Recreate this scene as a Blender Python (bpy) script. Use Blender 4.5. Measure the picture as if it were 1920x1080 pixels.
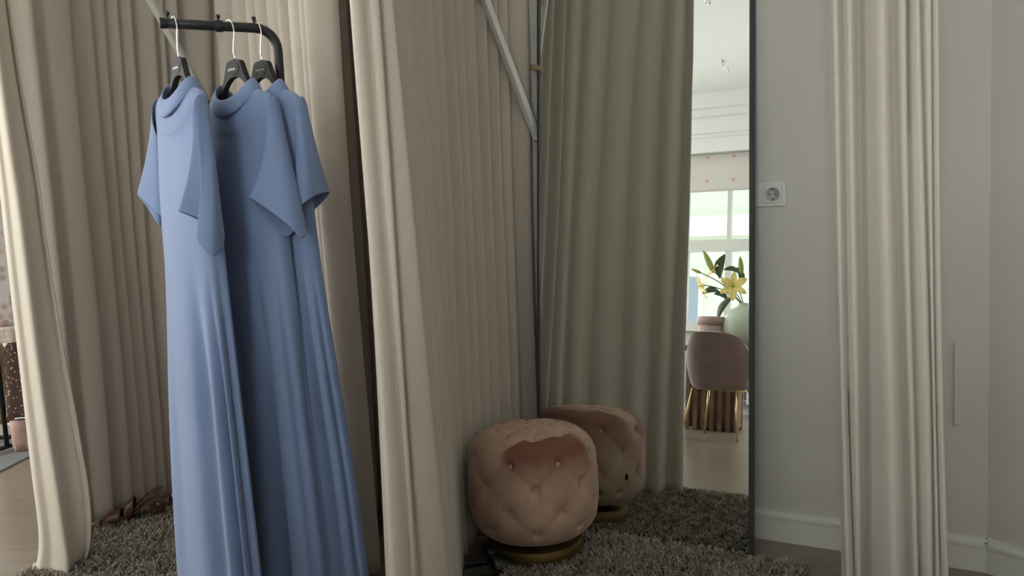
import bpy, bmesh, math, random
import numpy as np
from mathutils import Vector, Matrix
random.seed(7); np.random.seed(7)
SC = bpy.context.scene; COL = SC.collection
R = math.radians
for o in list(bpy.data.objects): bpy.data.objects.remove(o)

# ------------------------------------------------------------------ camera
FPX, PITCH, ROLL, H = 1501.5, 5.4232, 2.7676, 1.1492
_c, _s = math.cos(R(PITCH)), math.sin(R(PITCH)); _cr, _sr = math.cos(R(ROLL)), math.sin(R(ROLL))
FW = Vector((0, _c, -_s)); _U0 = Vector((0, _s, _c)); _R0 = Vector((1, 0, 0))
RT = _R0*_cr - _U0*_sr; UP = _R0*_sr + _U0*_cr
CAMP = Vector((0, 0, H))
cd = bpy.data.cameras.new('camera'); cam = bpy.data.objects.new('camera', cd); COL.objects.link(cam)
cd.sensor_width = 36; cd.lens = FPX/1920*36; cd.clip_start = .02; cd.clip_end = 200
m = Matrix((RT, UP, -FW)).transposed().to_4x4(); m.translation = CAMP; cam.matrix_world = m
SC.camera = cam
# ------------------------------------------------------------------ light
SC.view_settings.view_transform = 'Standard'; SC.view_settings.look = 'None'
SC.view_settings.gamma = 1; SC.view_settings.exposure = 0.86
WORLD_STRENGTH = 1.25
w = bpy.data.worlds.new('world'); SC.world = w; w.use_nodes = True
bg = w.node_tree.nodes['Background']; bg.inputs[0].default_value = (.93, .97, 1.0, 1); bg.inputs[1].default_value = WORLD_STRENGTH

# room frame: p runs along the mirror wall, q goes from that wall towards the windows
W0 = Vector((.826, 2.640, 0)); AU = Vector((.874, -.486, 0)).normalized(); AB = Vector((-.486, -.874, 0)).normalized()
def rp(p, q, z=0): return W0 + AU*p + AB*q + Vector((0, 0, z))
RM = Matrix((AU, AB, Vector((0, 0, 1)))).transposed().to_4x4(); RM.translation = W0   # left-handed pair is fine for placing points

def area(name, p, q, z, sx, sz, power, col, direction):
    l = bpy.data.lights.new(name, 'AREA'); l.shape = 'RECTANGLE'; l.size = sx; l.size_y = sz; l.energy = power; l.color = col
    o = bpy.data.objects.new(name, l); COL.objects.link(o); o.location = rp(p, q, z)
    o.rotation_euler = direction.to_track_quat('-Z', 'Y').to_euler(); return l
CEIL = 3.78; QW = 7.1
POWER = 118; PLX = -6.2; LW = [(1.4, 3.0), (4.1, 5.7)]
WINS = [(-5.6, -3.6), (-2.87, -.79), (-.1, 1.75)]
for (a, b_) in WINS:
    if a < -2 and a > -3: l = area('daylight', (a+b_)/2, QW+.22, 2.0, b_-a, 2.0, 1, (1, 1, 1), -AB); l.cycles.is_portal = True
    else: area('daylight', (a+b_)/2, QW+.25, 2.0, b_-a, 2.0, POWER, (1, .985, .96), -AB)
for q_ in (2.2, 4.9): area('daylight', PLX-.25, q_, 1.9, 1.6, 2.0, POWER*.8, (1, .985, .96), AU)

# ------------------------------------------------------------------ helpers
def tag(o, label=None, cat=None, group=None, kind=None):
    if label: o['label'] = label
    if cat: o['category'] = cat
    if group: o['group'] = group
    if kind: o['kind'] = kind
    return o
def empty(name, loc, label, cat, group=None, rz=0):
    o = bpy.data.objects.new(name, None); COL.objects.link(o); o.location = loc; o.rotation_euler = (0, 0, rz)
    o.empty_display_size = .05
    return tag(o, label, cat, group)
def link(name, me, mat=None, parent=None, smooth=True):
    o = bpy.data.objects.new(name, me); COL.objects.link(o)
    if mat and not me.materials: me.materials.append(mat)
    if parent:
        o.parent = parent
    if smooth:
        for f in me.polygons: f.use_smooth = True
    return o
def from_py(name, vs, fs, mat, parent=None, smooth=True):
    me = bpy.data.meshes.new(name); me.from_pydata([tuple(v) for v in vs], [], fs); me.update()
    return link(name, me, mat, parent, smooth)
def from_bm(name, bm, mat, parent=None, smooth=True):
    me = bpy.data.meshes.new(name); bmesh.ops.recalc_face_normals(bm, faces=bm.faces); bm.to_mesh(me); bm.free()
    return link(name, me, mat, parent, smooth)
def bevel(o, w=.003, seg=2):
    md = o.modifiers.new('bevel', 'BEVEL'); md.width = w; md.segments = seg; md.limit_method = 'ANGLE'; md.angle_limit = R(40); return o
def solid(o, t=.003, off=0):
    md = o.modifiers.new('solid', 'SOLIDIFY'); md.thickness = t; md.offset = off; return o
def add_box(bm, x0, x1, y0, y1, z0, z1, M=None):
    vs = [bm.verts.new((x, y, z)) for x in (x0, x1) for y in (y0, y1) for z in (z0, z1)]
    for f in ((0,1,3,2),(4,6,7,5),(0,4,5,1),(2,3,7,6),(0,2,6,4),(1,5,7,3)): bm.faces.new([vs[i] for i in f])
    if M: bmesh.ops.transform(bm, matrix=M, verts=vs)
    return vs
def rbox(bm, p0, p1, q0, q1, z0, z1): return add_box(bm, p0, p1, q0, q1, z0, z1, RM)
def add_tube(bm, pts, r, n=10, cap=True):
    pts = [Vector(p) for p in pts]; rs = r if isinstance(r, (list, tuple)) else [r]*len(pts)
    rings = []; prev = None
    for i, p in enumerate(pts):
        t = (pts[min(i+1, len(pts)-1)]-pts[max(i-1, 0)]).normalized()
        if prev is None:
            a = Vector((0, 0, 1)) if abs(t.z) < .9 else Vector((1, 0, 0)); nrm = t.cross(a).normalized()
        else: nrm = (prev - t*prev.dot(t)).normalized()
        prev = nrm; bn = t.cross(nrm)
        rings.append([bm.verts.new(p + (nrm*math.cos(2*math.pi*k/n)+bn*math.sin(2*math.pi*k/n))*rs[i]) for k in range(n)])
    for a, b_ in zip(rings[:-1], rings[1:]):
        for k in range(n): bm.faces.new((a[k], a[(k+1) % n], b_[(k+1) % n], b_[k]))
    if cap: bm.faces.new(rings[0][::-1]); bm.faces.new(rings[-1])
def add_lathe(bm, prof, n=32, c=(0, 0, 0), M=None):
    allv = []; rings = []
    for (r, z) in prof:
        if r < 1e-5: v = [bm.verts.new((c[0], c[1], c[2]+z))]
        else: v = [bm.verts.new((c[0]+r*math.cos(2*math.pi*k/n), c[1]+r*math.sin(2*math.pi*k/n), c[2]+z)) for k in range(n)]
        rings.append(v); allv += v
    for a, b_ in zip(rings[:-1], rings[1:]):
        for k in range(n):
            k2 = (k+1) % n
            if len(a) == 1 and len(b_) == 1: continue
            if len(a) == 1: bm.faces.new((a[0], b_[k2], b_[k]))
            elif len(b_) == 1: bm.faces.new((a[k], a[k2], b_[0]))
            else: bm.faces.new((a[k], a[k2], b_[k2], b_[k]))
    if M: bmesh.ops.transform(bm, matrix=M, verts=allv)
def catmull(P, n, closed=False):
    P = [np.array(p, float) for p in P]; out = []; N = len(P); segs = N if closed else N-1
    for i in range(segs):
        if closed: a, b_, c, d = P[(i-1) % N], P[i], P[(i+1) % N], P[(i+2) % N]
        else: a, b_, c, d = P[max(i-1, 0)], P[i], P[i+1], P[min(i+2, N-1)]
        for k in range(n):
            t = k/n; out.append(.5*((2*b_)+(-a+c)*t+(2*a-5*b_+4*c-d)*t*t+(-a+3*b_-3*c+d)*t**3))
    if not closed: out.append(P[-1])
    return out
def prism(bm, poly, y0, y1, M=None):      # polygon in xz, extruded in y
    a = [bm.verts.new((x, y0, z)) for x, z in poly]; b_ = [bm.verts.new((x, y1, z)) for x, z in poly]
    bm.faces.new(a); bm.faces.new(b_[::-1]); n = len(a)
    for i in range(n): bm.faces.new((a[i], b_[i], b_[(i+1) % n], a[(i+1) % n]))
    if M: bmesh.ops.transform(bm, matrix=M, verts=a+b_)

# ------------------------------------------------------------------ materials
def mat(name, col, rough=.8, metal=0, bump=None, var=None, sheen=0, coord='Object', spec=.5, transl=0):
    m = bpy.data.materials.new(name); m.use_nodes = True; nt = m.node_tree; P = nt.nodes['Principled BSDF']
    P.inputs['Base Color'].default_value = (*col, 1); P.inputs['Roughness'].default_value = rough; P.inputs['Metallic'].default_value = metal
    P.inputs['Specular IOR Level'].default_value = spec
    if sheen: P.inputs['Sheen Weight'].default_value = sheen; P.inputs['Sheen Roughness'].default_value = .4
    tc = nt.nodes.new('ShaderNodeTexCoord')
    def noise(scale3, detail=3):
        mp = nt.nodes.new('ShaderNodeMapping'); mp.inputs['Scale'].default_value = scale3
        nt.links.new(tc.outputs[coord], mp.inputs[0])
        n = nt.nodes.new('ShaderNodeTexNoise'); n.inputs['Scale'].default_value = 1; n.inputs['Detail'].default_value = detail
        nt.links.new(mp.outputs[0], n.inputs[0]); return n
    if var:   # (scale3, amount)
        for (sc3, amt) in ([var] if isinstance(var[0], tuple) and len(var) == 2 and not isinstance(var[1], tuple) else var):
            n = noise(sc3); mr = nt.nodes.new('ShaderNodeMapRange'); mr.inputs['From Min'].default_value = .3; mr.inputs['From Max'].default_value = .7
            mr.inputs['To Min'].default_value = 1-amt; mr.inputs['To Max'].default_value = 1+amt
            nt.links.new(n.outputs[0], mr.inputs[0])
            mx = nt.nodes.new('ShaderNodeVectorMath'); mx.operation = 'SCALE'
            src = P.inputs['Base Color'].links[0].from_socket if P.inputs['Base Color'].links else None
            if src: nt.links.new(src, mx.inputs[0])
            else: mx.inputs[0].default_value = col
            nt.links.new(mr.outputs[0], mx.inputs['Scale']); nt.links.new(mx.outputs[0], P.inputs['Base Color'])
    if bump:  # list of (scale3, strength)
        last = None
        for (sc3, st) in bump:
            n = noise(sc3, 2); b_ = nt.nodes.new('ShaderNodeBump'); b_.inputs['Strength'].default_value = st; b_.inputs['Distance'].default_value = .002
            nt.links.new(n.outputs[0], b_.inputs['Height'])
            if last: nt.links.new(last.outputs[0], b_.inputs['Normal'])
            last = b_
        nt.links.new(last.outputs[0], P.inputs['Normal'])
    return m
M = {}; PRINTT = False
M['linen'] = mat('linen_curtain', (.50, .445, .39), .95, bump=[((900, 900, 110), .22), ((90, 90, 900), .25)], var=[((420, 420, 40), .025), ((30, 30, 420), .025)], spec=.1, sheen=.15)
M['linen_light'] = mat('light_linen_curtain', (.61, .57, .52), .95, bump=[((900, 900, 110), .22), ((90, 90, 900), .25)], var=[((420, 420, 40), .025), ((30, 30, 420), .025)], spec=.1, sheen=.15)
M['blue'] = mat('blue_crepe', (.165, .230, .40), .72, bump=[((900, 900, 900), .25)], var=((40, 40, 6), .02), sheen=.35, spec=.3)
M['wall'] = mat('wall_paint', (.57, .555, .52), .85, bump=[((12, 12, 12), .3), ((120, 120, 120), .1)], var=((1.5, 1.5, 1.5), .03), spec=.25)
M['white'] = mat('white_paint', (.70, .70, .67), .55, bump=[((60, 60, 60), .05)])
M['ceil'] = mat('ceiling_paint', (.84, .86, .84), .9, var=((1, 1, 1), .02))
M['black'] = mat('black_metal', (.018, .019, .021), .42, 0, spec=.35, bump=[((500, 500, 500), .15)])
M['plastic'] = mat('charcoal_plastic', (.030, .029, .029), .6, spec=.15, bump=[((400, 400, 400), .05)])
M['chrome'] = mat('chrome', (.85, .87, .80), .18, 1)
M['frame'] = mat('dark_frame', (.032, .042, .046), .5, spec=.3, var=((3, 3, 20), .15))
M['brass'] = mat('aged_brass', (.12, .078, .026), .5, .8, bump=[((20, 20, 400), .2)], var=((8, 8, 8), .15))
M['gold'] = mat('gold_metal', (.62, .46, .22), .3, 1)
M['grey_plastic'] = mat('socket_plastic', (.58, .59, .57), .35)
M['slot'] = mat('dark_slot', (.03, .03, .03), .6)
M['lettering'] = mat('pale_lettering', (.75, .75, .72), .5)
M['wood'] = mat('walnut', (.20, .115, .07), .5, var=((6, 60, 6), .3), bump=[((10, 200, 10), .2)])
M['peg'] = mat('oak_peg', (.24, .17, .10), .5, var=((100, 10, 10), .2))
M['chairv'] = mat('mauve_velvet', (.20, .135, .12), .8, sheen=.6, var=((9, 9, 9), .12))
M['box'] = mat('pink_card', (.42, .31, .29), .7)
M['vase'] = mat('sage_ceramic', (.50, .57, .48), .35, spec=.5)
M['yellow'] = mat('lily_petal', (.84, .68, .22), .6, var=((30, 30, 30), .12))
M['leaf'] = mat('lily_leaf', (.07, .12, .06), .5)
M['bud'] = mat('lily_bud', (.30, .36, .09), .5)
M['stem'] = mat('green_stem', (.10, .17, .07), .5)
M['radiator'] = mat('radiator_enamel', (.68, .70, .70), .4)
M['facade'] = mat('pale_green_boarding', (.66, .72, .58), .8, var=((.4, .4, 6), .06))
M['facade_trim'] = mat('cream_trim', (.80, .78, .68), .8)
M['winglass'] = mat('dark_window_glass', (.25, .30, .35), .1)
M['rugyarn'] = mat('rug_yarn', (.30, .26, .215), .95, var=((14, 14, 14), .22), spec=.1)
M['rugback'] = mat('rug_backing', (.085, .073, .06), .95)
M['leather'] = mat('brown_leather', (.085, .032, .020), .3, spec=.6, var=((40, 40, 40), .2))
M['leather_black'] = mat('black_leather', (.009, .009, .010), .35)
M['insole'] = mat('insole', (.055, .050, .046), .6)
M['tagm'] = mat('black_tag', (.012, .012, .016), .6)
M['floral'] = None

def glass_mirror():
    m = bpy.data.materials.new('mirror_glass'); m.use_nodes = True; nt = m.node_tree; P = nt.nodes['Principled BSDF']
    P.inputs['Base Color'].default_value = (.80, .835, .81, 1); P.inputs['Metallic'].default_value = 1; P.inputs['Roughness'].default_value = .0
    return m
M['mirror'] = glass_mirror()
def window_glass():
    m = bpy.data.materials.new('window_glass'); m.use_nodes = True; nt = m.node_tree; nt.nodes.remove(nt.nodes['Principled BSDF'])
    tr = nt.nodes.new('ShaderNodeBsdfTransparent'); gl = nt.nodes.new('ShaderNodeBsdfGlossy'); gl.inputs['Roughness'].default_value = .0
    tr.inputs[0].default_value = (.95, .97, .96, 1)
    mx = nt.nodes.new('ShaderNodeMixShader'); mx.inputs[0].default_value = .05
    nt.links.new(tr.outputs[0], mx.inputs[1]); nt.links.new(gl.outputs[0], mx.inputs[2]); nt.links.new(mx.outputs[0], nt.nodes['Material Output'].inputs[0])
    return m
M['glass'] = window_glass()
def wood_floor():
    m = bpy.data.materials.new('floorboards'); m.use_nodes = True; nt = m.node_tree; P = nt.nodes['Principled BSDF']; L = nt.links
    tc = nt.nodes.new('ShaderNodeTexCoord')
    br = nt.nodes.new('ShaderNodeTexBrick'); br.inputs['Scale'].default_value = 1
    br.inputs['Brick Width'].default_value = 1.9; br.inputs['Row Height'].default_value = .19; br.inputs['Mortar Size'].default_value = .0015
    br.inputs['Color1'].default_value = (.195, .158, .123, 1); br.inputs['Color2'].default_value = (.235, .193, .153, 1); br.inputs['Mortar'].default_value = (.12, .09, .07, 1)
    L.new(tc.outputs['Object'], br.inputs[0])
    mp = nt.nodes.new('ShaderNodeMapping'); mp.inputs['Scale'].default_value = (1.5, 22, 1); L.new(tc.outputs['Object'], mp.inputs[0])
    n = nt.nodes.new('ShaderNodeTexNoise'); n.inputs['Scale'].default_value = 1; n.inputs['Detail'].default_value = 4; L.new(mp.outputs[0], n.inputs[0])
    mr = nt.nodes.new('ShaderNodeMapRange'); mr.inputs['To Min'].default_value = .72; mr.inputs['To Max'].default_value = 1.28; L.new(n.outputs[0], mr.inputs[0])
    v = nt.nodes.new('ShaderNodeVectorMath'); v.operation = 'SCALE'; L.new(br.outputs[0], v.inputs[0]); L.new(mr.outputs[0], v.inputs['Scale']); L.new(v.outputs[0], P.inputs['Base Color'])
    P.inputs['Roughness'].default_value = .29
    b_ = nt.nodes.new('ShaderNodeBump'); b_.inputs['Strength'].default_value = .15; b_.inputs['Distance'].default_value = .002; L.new(n.outputs[0], b_.inputs['Height']); L.new(b_.outputs[0], P.inputs['Normal'])
    return m
M['floor'] = wood_floor()
def dotted(name, base, dot, sx, sz, rad, ox=0, oz=0, noisy=0):
    m = bpy.data.materials.new(name); m.use_nodes = True; nt = m.node_tree; P = nt.nodes['Principled BSDF']; L = nt.links
    P.inputs['Roughness'].default_value = .9
    tc = nt.nodes.new('ShaderNodeTexCoord'); mp = nt.nodes.new('ShaderNodeMapping'); L.new(tc.outputs['Object'], mp.inputs[0])
    mp.inputs['Location'].default_value = (ox/sx, 0, oz/sz); mp.inputs['Scale'].default_value = (1/sx, 0, 1/sz)
    fr = nt.nodes.new('ShaderNodeVectorMath'); fr.operation = 'FRACTION'; L.new(mp.outputs[0], fr.inputs[0])
    sb = nt.nodes.new('ShaderNodeVectorMath'); sb.operation = 'SUBTRACT'; sb.inputs[1].default_value = (.5, 0, .5); L.new(fr.outputs[0], sb.inputs[0])
    ln = nt.nodes.new('ShaderNodeVectorMath'); ln.operation = 'LENGTH'; L.new(sb.outputs[0], ln.inputs[0])
    lt = nt.nodes.new('ShaderNodeMath'); lt.operation = 'LESS_THAN'; lt.inputs[1].default_value = rad/sx; L.new(ln.outputs['Value'], lt.inputs[0])
    mx = nt.nodes.new('ShaderNodeMix'); mx.data_type = 'RGBA'; L.new(lt.outputs[0], mx.inputs[0]); mx.inputs[6].default_value = (*base, 1); mx.inputs[7].default_value = (*dot, 1)
    L.new(mx.outputs[2], P.inputs['Base Color']); return m
M['blind'] = dotted('dotted_blind', (.66, .63, .59), (.62, .36, .33), .315, .29, .022, .03, -.02)
def blotch(name, cols, scale, thr):
    m = bpy.data.materials.new(name); m.use_nodes = True; nt = m.node_tree; P = nt.nodes['Principled BSDF']; L = nt.links
    P.inputs['Roughness'].default_value = .9
    tc = nt.nodes.new('ShaderNodeTexCoord'); v = nt.nodes.new('ShaderNodeTexVoronoi'); v.inputs['Scale'].default_value = scale; L.new(tc.outputs['Object'], v.inputs[0])
    cr = nt.nodes.new('ShaderNodeValToRGB'); cr.color_ramp.interpolation = 'CONSTANT'
    cr.color_ramp.elements[0].color = (*cols[0], 1); cr.color_ramp.elements[1].position = thr; cr.color_ramp.elements[1].color = (*cols[1], 1)
    if len(cols) > 2: e = cr.color_ramp.elements.new(thr*1.7); e.color = (*cols[2], 1)
    L.new(v.outputs['Distance'], cr.inputs[0]); L.new(cr.outputs[0], P.inputs['Base Color']); return m
M['floral'] = blotch('floral_print', [(.45, .33, .22), (.075, .045, .035)], 55, .28)
M['blouse'] = blotch('patterned_blouse', [(.33, .37, .38), (.55, .40, .38), (.60, .57, .55)], 22, .25)
M['lace'] = mat('pale_lace', (.52, .45, .40), .9, bump=[((90, 90, 90), 1)], var=((70, 70, 70), .2))
M['tan'] = mat('tan_cloth', (.36, .22, .13), .9)
M['pinkcard'] = mat('pink_boots', (.50, .33, .30), .7)
M['greystone'] = mat('grey_mat', (.17, .175, .17), .8)

def velvet():
    """pouf velvet: pale pink with a zone of pile brushed the other way near the upper rim (wavy edged, as in the photograph)"""
    m = bpy.data.materials.new('pink_velvet'); m.use_nodes = True; nt = m.node_tree; P = nt.nodes['Principled BSDF']; L = nt.links
    P.inputs['Roughness'].default_value = .75; P.inputs['Sheen Weight'].default_value = .35; P.inputs['Sheen Roughness'].default_value = .35; P.inputs['Sheen Tint'].default_value = (1, .8, .7, 1); P.inputs['Specular IOR Level'].default_value = .2
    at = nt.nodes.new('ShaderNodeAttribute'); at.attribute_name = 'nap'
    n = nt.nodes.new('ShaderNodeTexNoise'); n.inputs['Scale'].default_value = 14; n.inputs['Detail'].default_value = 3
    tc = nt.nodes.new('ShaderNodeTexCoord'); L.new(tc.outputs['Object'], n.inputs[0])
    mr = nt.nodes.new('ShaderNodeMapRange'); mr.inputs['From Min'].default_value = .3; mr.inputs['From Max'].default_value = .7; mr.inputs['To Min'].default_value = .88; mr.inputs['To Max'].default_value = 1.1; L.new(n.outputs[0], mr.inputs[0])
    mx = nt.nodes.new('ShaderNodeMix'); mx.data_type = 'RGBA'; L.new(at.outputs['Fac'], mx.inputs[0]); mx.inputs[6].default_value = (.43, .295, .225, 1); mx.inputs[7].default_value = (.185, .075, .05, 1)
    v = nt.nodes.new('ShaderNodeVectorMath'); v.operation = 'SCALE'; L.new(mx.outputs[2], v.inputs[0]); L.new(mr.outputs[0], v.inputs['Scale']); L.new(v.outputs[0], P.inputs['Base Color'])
    return m
M['velvet'] = velvet()

# ------------------------------------------------------------------ room shell
def struct(name, bm, m, smooth=False):
    o = from_bm(name, bm, m, None, smooth); o['kind'] = 'structure'; return o
PL, PR = -6.2, 1.95
bm = bmesh.new(); rbox(bm, PL-.2, PR+.4, -.3, QW+.3, -.1, 0); fo = struct('floor', bm, M['floor'])
bm = bmesh.new(); rbox(bm, PL-.2, PR+.4, -.3, QW+.3, CEIL, CEIL+.1); struct('ceiling', bm, M['ceil'])
bm = bmesh.new(); rbox(bm, PL, .65, -.15, 0, 0, CEIL); struct('wall_back', bm, M['wall'])
CH = [(.65, 0), (1.356, .375), (PR, 1.1)]
def wall_seg(bm, a, b_, t, z0, z1):
    A = Vector((a[0], a[1], 0)); B = Vector((b_[0], b_[1], 0)); d = (B-A).normalized(); n = Vector((d.y, -d.x, 0))  # outward
    vs = []
    for P_ in (A, B, B+n*t, A+n*t):
        for z in (z0, z1): vs.append(bm.verts.new(RM @ Vector((P_.x, P_.y, z))))
    for f in ((0,1,3,2),(2,3,5,4),(4,5,7,6),(6,7,1,0),(0,2,4,6),(1,7,5,3)): bm.faces.new([vs[i] for i in f])
bm = bmesh.new(); wall_seg(bm, CH[0], CH[1], .15, 0, CEIL); wall_seg(bm, CH[1], CH[2], .15, 0, CEIL); struct('wall_corner', bm, M['wall'])
bm = bmesh.new(); rbox(bm, PR, PR+.15, 1.1, QW, 0, CEIL); struct('wall_right', bm, M['wall'])
bm = bmesh.new(); rbox(bm, PL-.3, PL, -.15, QW, 0, .95); rbox(bm, PL-.3, PL, -.15, QW, 2.9, CEIL); e = -.15
for (a, b_) in LW: rbox(bm, PL-.3, PL, e, a, .95, 2.9); e = b_
rbox(bm, PL-.3, PL, e, QW, .95, 2.9); struct('wall_left', bm, M['wall'])
for i, (a, b_) in enumerate(LW):
    bm = bmesh.new(); n = 2
    for (z0, z1) in ((.95, 1.02), (2.83, 2.9), (2.0, 2.1)): rbox(bm, PL-.14, PL-.06, a, b_, z0, z1)
    for k in range(n+1): x = min(max(a+(b_-a)*k/n, a+.04), b_-.04); rbox(bm, PL-.14, PL-.06, x-.04, x+.04, 1.02, 2.83)
    o = struct('window_%d' % (i+4), bm, M['white'])
bm = bmesh.new(); ZS, ZT = 1.0, 3.02
rbox(bm, PL, PR, QW, QW+.3, 0, ZS); rbox(bm, PL, PR, QW, QW+.3, ZT, CEIL)
e = PL
for (a, b_) in WINS: rbox(bm, e, a, QW, QW+.3, ZS, ZT); e = b_
rbox(bm, e, PR, QW, QW+.3, ZS, ZT); struct('wall_front', bm, M['wall'])
# baseboards: tall board with a rounded bead on top
def board(bm, a, b_, inset=0):
    for (t, z0, z1) in ((-.016, 0, .082), (-.022, .082, .092), (-.012, .092, .104)): wall_seg(bm, a, b_, t, z0, z1)
bm = bmesh.new(); board(bm, (PL, 0), (.65, 0)); struct('baseboard_back', bm, M['white'])
bm = bmesh.new(); board(bm, CH[0], CH[1]); board(bm, CH[1], CH[2]); struct('baseboard_corner', bm, M['white'])
bm = bmesh.new(); rbox(bm, PL, PR, QW-.02, QW, 0, .14); struct('baseboard_front', bm, M['white'])
# cornice on the window wall: stepped plaster mouldings
bm = bmesh.new()
rbox(bm, PL, PR, QW-.34, QW, 3.60, CEIL); rbox(bm, PL, PR, QW-.26, QW, 3.52, 3.60); rbox(bm, PL, PR, QW-.17, QW, 3.34, 3.52); rbox(bm, PL, PR, QW-.12, QW, 3.30, 3.34); rbox(bm, PL, PR, QW-.09, QW, 3.12, 3.30)
struct('trim_1', bm, M['ceil'])
# windows
for i, (a, b_) in enumerate(WINS):
    bm = bmesh.new(); n = 4; wd = (b_-a)
    rbox(bm, a, b_, QW+.06, QW+.14, ZS, ZS+.07); rbox(bm, a, b_, QW+.06, QW+.14, ZT-.07, ZT)
    rbox(bm, a, b_, QW+.04, QW+.15, 1.93, 2.07)
    for k in range(n+1):
        x = a+wd*k/n; ww = .045 if k in (0, n) else .032
        x = min(max(x, a+ww), b_-ww); rbox(bm, x-ww, x+ww, QW+.05, QW+.14, ZS+.07, 1.93)
        ww *= .7; rbox(bm, x-ww, x+ww, QW+.06, QW+.13, 2.07, ZT-.07)
    o = struct('window_%d' % (i+1), bm, M['white'])
    bm = bmesh.new(); rbox(bm, a+.03, b_-.03, QW+.098, QW+.102, ZS+.05, ZT-.05); from_bm('pane', bm, M['glass'], o, False)
    bm = bmesh.new(); rbox(bm, a-.06, b_+.06, QW-.09, QW+.06, ZS-.05, ZS); s = from_bm('window_sill', bm, M['white'], o, False)
# roman blinds in the window heads
for i, (a, b_) in enumerate(WINS):
    me = []; 
    prof = [(.0, 3.10), (.0, 2.92), (.012, 2.80), (.0, 2.74), (.03, 2.69), (.035, 2.66), (.02, 2.64), (.0, 2.66)]
    vs = []; fs = []
    for j, (d, z) in enumerate(prof):
        for k in range(13):
            x = (a-.06)+(b_-a+.12)*k/12; vs.append((x, QW-.05-d, z))
    for j in range(len(prof)-1):
        for k in range(12): fs.append((j*13+k, j*13+k+1, (j+1)*13+k+1, (j+1)*13+k))
    o = from_py('roman_blind', vs, fs, M['blind'])
    o.matrix_world = RM; solid(o, .004)
    tag(o, ['cream roman blind with small pink dots on the window at the far left end', 'cream roman blind with rows of small pink dots, seen in the mirror above the lilies', 'cream roman blind with pink dots on the window nearest the right wall'][i], 'blind')
# outside: pale boarded house across the street
hb = empty('house', rp(-2, 15, 0), 'pale green boarded house seen through the window in the mirror', 'building')
def rpart(name, m, boxes, parent, smooth=False):
    bm = bmesh.new()
    for b_ in boxes: rbox(bm, *b_)
    o = from_bm(name, bm, m, None, smooth); o.parent = parent; o.matrix_parent_inverse = Matrix.Translation(parent.location).inverted(); return o
rpart('facade', M['facade'], [(-9, 6, 15, 18, -2, 7)], hb)
rpart('band', M['facade_trim'], [(-9, 6, 14.85, 15, 3.3, 3.75), (-9, 6, 14.9, 15, 3.05, 3.15)], hb)
for k in range(6):
    x = -7.6+k*2.2
    wf = rpart('window_frame', M['facade_trim'], [(x, x+1.1, 14.93, 15, .4, 2.6)], hb)
    bm = bmesh.new(); rbox(bm, x+.1, x+.5, 14.91, 14.93, .55, 2.4); rbox(bm, x+.6, x+1.0, 14.91, 14.93, .55, 2.4)
    g = from_bm('pane', bm, M['winglass'], None, False); g.parent = wf; g.matrix_parent_inverse = (Matrix.Translation(hb.location)).inverted() if False else Matrix()
    g.parent = wf; g.matrix_parent_inverse = wf.matrix_parent_inverse.inverted() @ Matrix.Translation(hb.location).inverted()

# ------------------------------------------------------------------ view ray helpers (pixel -> plan line), used to measure fold positions
def ray(px, py): return (FW + RT*((px-960)/FPX) - UP*((py-540)/FPX)).normalized()
def at(px, py, yd):
    d = ray(px, py); return CAMP + d*(yd/d.y)
class Plan:
    def __init__(s, pts, n=14):
        s.P = [np.array(q) for q in catmull(pts, n)]
        s.L = [0]
        for a, b_ in zip(s.P[:-1], s.P[1:]): s.L.append(s.L[-1]+float(np.linalg.norm(b_-a)))
    def pos(s, t):
        if t <= 0: d = (s.P[1]-s.P[0])/(s.L[1]); return s.P[0]+d*t
        if t >= s.L[-1]: d = (s.P[-1]-s.P[-2])/(s.L[-1]-s.L[-2]); return s.P[-1]+d*(t-s.L[-1])
        for i in range(len(s.P)-1):
            if s.L[i+1] >= t: k = (t-s.L[i])/(s.L[i+1]-s.L[i]); return s.P[i]*(1-k)+s.P[i+1]*k
    def hit(s, px, py):
        d = ray(px, py); best = None
        P = [s.P[0]-(s.P[1]-s.P[0])*60]+s.P+[s.P[-1]+(s.P[-1]-s.P[-2])*60]
        Ls = [-60*s.L[1]]+s.L+[s.L[-1]+60*(s.L[-1]-s.L[-2])]
        for i in range(len(P)-1):
            a, b_ = P[i], P[i+1]; e = b_-a
            den = d.x*e[1]-d.y*e[0]
            if abs(den) < 1e-9: continue
            k = (d.y*a[0]-d.x*a[1])/den          # a+k e parallel to d
            if -1e-6 <= k <= 1+1e-6:
                Q = a+e*k; 
                if Q[1] <= 0: continue
                core = 0 < i < len(P)-2
                cand = (0 if core else 1, Ls[i]+k*(Ls[i+1]-Ls[i]), H + d.z/d.y*Q[1])
                if best is None or cand[0] < best[0]: best = cand
        return best[1], best[2]
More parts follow.
